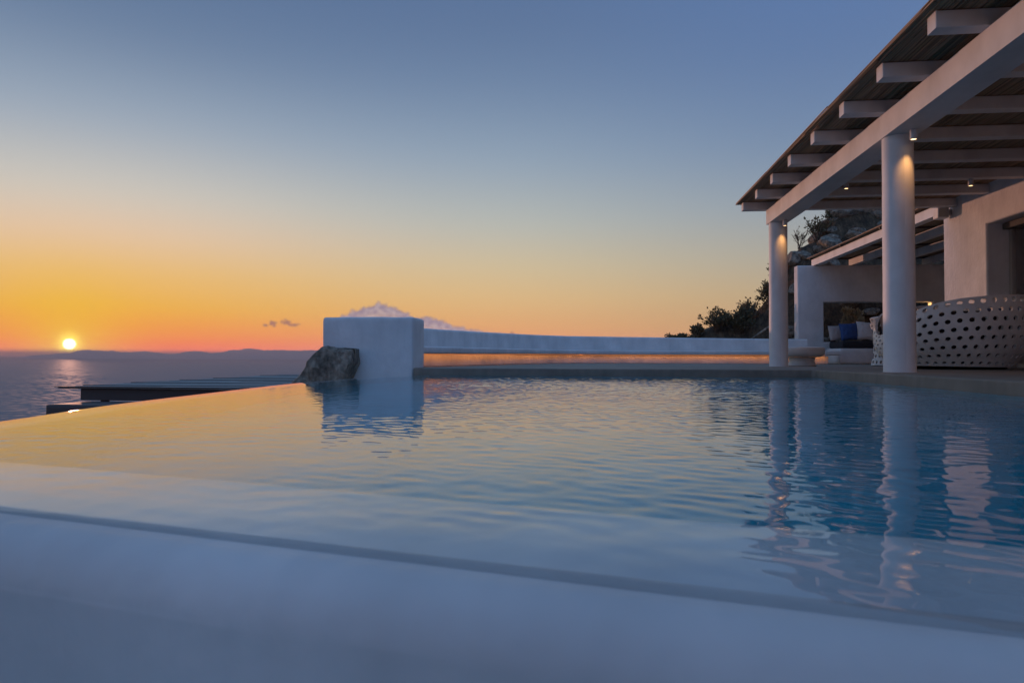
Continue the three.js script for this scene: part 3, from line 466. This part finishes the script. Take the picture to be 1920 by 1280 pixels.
{
  const t = thing('built_in_sofa', 'white built-in sofa base with black seat pad below the wall opening', 'sofa', null, [8.2, 0.1, -19.7]);
  meshOf('base', softBox(-1.5, 2.2, 0.0, 0.42, -0.58, 0.5, 0.04, 0.004, 0.1), M.plaster, t); meshOf('seat_pad', softBox(-1.42, 2.15, 0.425, 0.62, -0.56, 0.46, 0.05, 0.006, 0.08), M.darkCloth, t);
  const put = (name, label, mat, x, y, z, w, ry, rz) => { const c = meshOf(name, pillow(w, w * 0.96, 0.19, x), mat, scene, true); c.position.set(x, y, z); c.rotation.set(-0.22, ry, rz, 'YXZ'); c.userData = { label, category: 'cushion', group: 'cushions on the built-in sofa' }; };
  put('cushion', 'grey cushion at the left end of the built-in sofa', M.greyCloth, 6.8, 0.95, -19.72, 0.44, 0.25, 0.05); put('cushion', 'royal blue cushion between the grey and the white cushion', M.blueCloth, 7.1, 0.98, -19.62, 0.5, 0.1, 0.06); put('cushion', 'white cushion leaning right of the blue one', M.whiteCloth, 7.55, 1.0, -19.6, 0.54, -0.12, -0.08); put('cushion', 'dark cushion right of the white one', M.slateCloth, 8.05, 0.98, -19.66, 0.5, -0.1, 0.03);
}

// ------------------------------------------------------------------ rocky hillside with scrub
{
  const hill = structure('rocky_hillside');
  const prof = [[-30, -30], [-8, -9], [-2, -3.5], [1.2, 0.2], [2.67, 0.9], [3.4, 1.02], [4.1, 1.3], [4.7, 1.5], [5.4, 1.65], [5.9, 2.0], [6.4, 2.7], [6.8, 3.4], [7.1, 3.9], [7.9, 4.1], [8.2, 4.7], [8.6, 5.05], [9.9, 5.6], [14, 8.5], [22, 13], [45, 22]];
  const ridge = (x) => { for (let i = 1; i < prof.length; i++) if (x <= prof[i][0]) return lerp(prof[i - 1][1], prof[i][1], (x - prof[i - 1][0]) / (prof[i][0] - prof[i - 1][0])); return 22; };
  const height = (x, z) => { const d = -20.95 - z, up = smoothstep(d, x > 5.9 ? -0.3 : 0, x > 6.5 ? 2.6 : 3), r = ridge(x * (24 / Math.max(20, -z)) ), rockiness = 0.25 + 0.75 * smoothstep(x, 5, 8); let h = lerp(Math.min(-0.6, r), r, up) + (d > 3 ? -0.12 * (d - 3) : 0); return h + rockiness * (0.55 * fbm(x * 0.8, z * 0.8, 3, 5) + 0.35 * Math.abs(fbm(x * 1.7, h * 1.4, z * 1.7, 3))) * smoothstep(d, 0, 1); };
  const nx = 220, nz = 90, pos = [], idx = [];
  for (let j = 0; j <= nz; j++) for (let i = 0; i <= nx; i++) { const x = lerp(-12, 26, i / nx), z = lerp(-20.92, -44, (j / nz) ** 1.5); pos.push(x + 0.25 * fbm(x, z, 9, 3), height(x, z), z); if (i < nx && j < nz) { const k = j * (nx + 1) + i; idx.push(k, k + 1, k + nx + 1, k + 1, k + nx + 2, k + nx + 1); } }
  const g = new THREE.BufferGeometry(); g.setAttribute('position', new THREE.Float32BufferAttribute(pos, 3)); g.setIndex(idx); g.computeVertexNormals();
  meshOf('slope', metric(g), M.earth, hill);
  const shapes = [0, 1, 2, 3, 4, 5].map((i) => rockGeo(1, rr(0.5, 0.7), rr(0.7, 0.9), i * 7.1, 3, 0.4, 8));
  const rock = (x, z, s, dy = 0) => { const m = meshOf('rock', shapes[Math.floor(rnd() * 6)], M.rock, hill); m.position.set(x, height(x, z) + dy, z); m.rotation.set(rr(-0.25, 0.25), rr(0, 6.28), rr(-0.25, 0.25)); m.scale.set(s * rr(0.8, 1.4), s * rr(0.7, 1.1), s); };
  for (let i = 0; i < 46; i++) rock(rr(6.7, 11.5), rr(-22, -24.6), rr(0.22, 0.55), rr(-0.25, 0.02));
  for (let i = 0; i < 34; i++) rock(rr(6.3, 10.5), rr(-21.25, -22.2), rr(0.16, 0.38));
  for (const [x, z, s] of [[6.75, -23.4, 0.55], [7.05, -23.2, 0.4], [8.15, -23.8, 0.6], [8.5, -23.6, 0.7], [9.2, -23.5, 0.9], [6.1, -22.3, 0.7], [5.75, -22.2, 0.5], [5.6, -21.6, 0.45]]) rock(x, z, s * 0.8, -0.12);
  const ledge = new THREE.TubeGeometry(new THREE.CatmullRomCurve3([V(4.9, 0.75, -21.7), V(5.25, 1.02, -21.75), V(5.6, 1.24, -21.8), V(6.1, 1.4, -21.85)]), 24, 0.035, 7); meshOf('stone_edge', metric(ledge), M.rock, hill);

  // scrub: stems and many small leaves
  const leafG = (n, size, place) => { const p = []; for (let i = 0; i < n; i++) { const [c, dir] = place(i), a = dir.clone().add(V(rr(-0.7, 0.7), rr(-0.5, 0.8), rr(-0.7, 0.7))).normalize(), s = V(rr(-1, 1), rr(-1, 1), rr(-1, 1)).cross(a).normalize(), l = size * rr(0.6, 1.3), w = l * 0.28, tip = c.clone().addScaledVector(a, l), mid = c.clone().addScaledVector(a, l * 0.5), lft = mid.clone().addScaledVector(s, w), rgt = mid.clone().addScaledVector(s, -w).add(V(0, -w * 0.4, 0)); for (const [q, e, f] of [[c, lft, tip], [c, tip, rgt]]) p.push(q.x, q.y, q.z, e.x, e.y, e.z, f.x, f.y, f.z); } const b = new THREE.BufferGeometry(); b.setAttribute('position', new THREE.Float32BufferAttribute(p, 3)); b.computeVertexNormals(); return b; };
  const leafMat = (r, g2, b) => new THREE.MeshPhysicalMaterial({ color: lin(r, g2, b), roughness: 0.95, transmission: 0.35, side: THREE.DoubleSide });
  const green = leafMat(0.125, 0.11, 0.05), olive = leafMat(0.17, 0.13, 0.065), straw = leafMat(0.42, 0.32, 0.18), stemM = std({ color: lin(0.09, 0.065, 0.045), roughness: 0.9 });
  const shrub = (label, x, z, rx, ry, leaves, size, mat, stems, bare, group = 'scrub on the rocky hillside', lift = 0) => {
    const y = height(x, z) + lift, t = thing('shrub', label, 'shrub', group, [x, y - 0.05, z]), tips = [], st = [];
    for (let i = 0; i < stems; i++) { const a = rr(0, 6.28), e = rr(0.15, 1), b = V(Math.cos(a) * rx * e, ry * rr(0.55, 1.08) * (1 - 0.35 * e * e), Math.sin(a) * rx * 0.7 * e), m = b.clone().multiplyScalar(0.5).add(V(rr(-0.12, 0.12) * rx, 0.1 * ry, rr(-0.1, 0.1))), c = new THREE.QuadraticBezierCurve3(V(rr(-0.06, 0.06), 0, rr(-0.06, 0.06)), m, b); tips.push(c); st.push(new THREE.TubeGeometry(c, 6, 0.007 + 0.004 * rx, 4).toNonIndexed()); for (let k = 0; k < bare; k++) { const f = c.getPoint(rr(0.45, 0.95)), h = f.clone().add(V(rr(-0.3, 0.3), rr(0.05, 0.35), rr(-0.3, 0.3)).multiplyScalar(ry * 0.55)); const cc = new THREE.QuadraticBezierCurve3(f, f.clone().lerp(h, 0.5).add(V(rr(-0.04, 0.04), rr(-0.02, 0.06), 0)), h); tips.push(cc); st.push(new THREE.TubeGeometry(cc, 4, 0.006, 3).toNonIndexed()); } }
    meshOf('stems', mergeGeometries(st), stemM, t);
    meshOf('foliage', leafG(leaves, size, () => { const c = tips[Math.floor(rnd() * tips.length)], f = rnd() ** 0.45, p = c.getPoint(f), tn = c.getTangent(f); return [p.add(V(rr(-1, 1), rr(-1, 1), rr(-1, 1)).multiplyScalar(0.07 * rx + 0.03)), tn]; }), mat, t);
  };
  shrub('low dark scrub at the left foot of the hillside above the bench wall', 2.95, -23.4, 0.62, 0.28, 800, 0.08, green, 16, 1);
  shrub('small spiky plant standing up left of the round bushes', 3.6, -23.3, 0.2, 0.5, 260, 0.13, olive, 12, 0);
  shrub('loose leafy bush with gaps at the left of the round bushes', 4.25, -23.2, 0.62, 0.8, 1150, 0.085, green, 28, 3);
  shrub('dense dark round bush in the middle of the slope', 4.85, -23.0, 0.7, 0.78, 2200, 0.085, green, 34, 2);
  shrub('bush with thin leafy sprays on top right of the dense round bush', 5.35, -23.3, 0.6, 0.75, 950, 0.085, olive, 24, 3);
  shrub('dark bush beside the far column on the steep part of the slope', 6.0, -23.1, 0.6, 0.85, 1500, 0.085, green, 26, 2);
  shrub('tall bush behind the far column on the slope', 6.35, -23.5, 0.5, 0.9, 1000, 0.085, green, 22, 2);
  shrub('bare twiggy shrub on the rock beside the far column', 6.95, -23.5, 0.35, 0.75, 60, 0.07, olive, 12, 4);
  shrub('twiggy shrub with a dark leafy base under the pergola beam', 7.5, -23.4, 0.62, 0.8, 330, 0.1, green, 22, 4);
  shrub('thin upright twig shrub right of the leafy twiggy one', 7.9, -23.6, 0.2, 0.85, 110, 0.09, green, 7, 3);
  shrub('leafy shrub on the top of the rocks below the last rafter', 8.3, -23.9, 0.35, 0.8, 260, 0.12, green, 12, 3);
  shrub('straw coloured dry round bush seen through the wall opening', 7.78, -21.2, 0.3, 0.78, 5200, 0.1, straw, 60, 1, undefined, 0.92 - height(7.78, -21.2));
  shrub('low brown ground scrub in front of the dense bushes', 5.1, -22.1, 0.8, 0.5, 1500, 0.09, olive, 24, 2);
}

// ------------------------------------------------------------------ roofs of the terrace below, left
{
  const t = thing('lower_wall', 'dark low wall with a flat top in front of the lower reed roof', 'wall', null, [-9, -2.6, -16]);
  meshOf('wall', softBox(-4.55, 6, 0, 1.62, -1.2, 0.25, 0.02, 0.004, 0.15), M.darkWood, t);
  const p = thing('lower_pergola', 'lower pergola roof of dark reed seen edge-on between pool and sea', 'pergola', null, [-13.9, -3, -17.4]);
  const T = (g) => g.translate(13.9, 3, 17.4);
  meshOf('fascia', T(bevelBox(-13.9, -3.6, -0.97, -0.66, -17.5, -17.36, 0.006)), M.darkWood, p);
  meshOf('fascia', T(bevelBox(-13.9, -13.76, -0.97, -0.66, -31, -17.51, 0.006)), M.darkWood, p);
  for (const x of [-13.6, -8.6, -4]) for (const z of [-17.9, -30.5]) meshOf('post', T(bevelBox(x, x + 0.16, -3, -0.972, z, z + 0.16, 0.006)), M.darkWood, p);
  for (let k = 0; k < 6; k++) { const z = [-17.25, -18.3, -20.4, -23.0, -25.2, -29][k]; meshOf('roof_batten', T(bevelBox(-14.55, -3.4, -0.606, -0.586, z, z + 0.06, 0.004)), M.darkWood, p); }
  const wide = (x0, x1, z0, z1, y) => { const cane = new THREE.CylinderGeometry(0.02, 0.02, 1, 5, 1, true).rotateZ(Math.PI / 2), list = [], m = new THREE.Matrix4(), q = new THREE.Quaternion(); for (let z = z0; z < z1; z += 0.034) { let x = x0 + rr(-0.15, 0.1); while (x < x1) { const len = rr(2, 3.4); q.setFromEuler(new THREE.Euler(0, rr(-0.008, 0.008), 0)); m.compose(V(x + len / 2, y + rr(-0.012, 0.012), z), q, V(len, 1, 1)); list.push(m.clone()); x += len; } } const im = new THREE.InstancedMesh(cane, M.greyReed, list.length); list.forEach((a, i) => { im.setMatrixAt(i, a); const k = rr(0.45, 1.05); im.setColorAt(i, new THREE.Color().setRGB(k, k, k)); }); im.name = 'reed_mat'; im.userData.kind = 'stuff'; im.castShadow = im.receiveShadow = true; p.add(im); };
  wide(-14.4 + 13.9, -5 + 13.9, -31 + 17.4, -17.2 + 17.4, -0.63 + 3);
}

renderer.render(scene, camera);
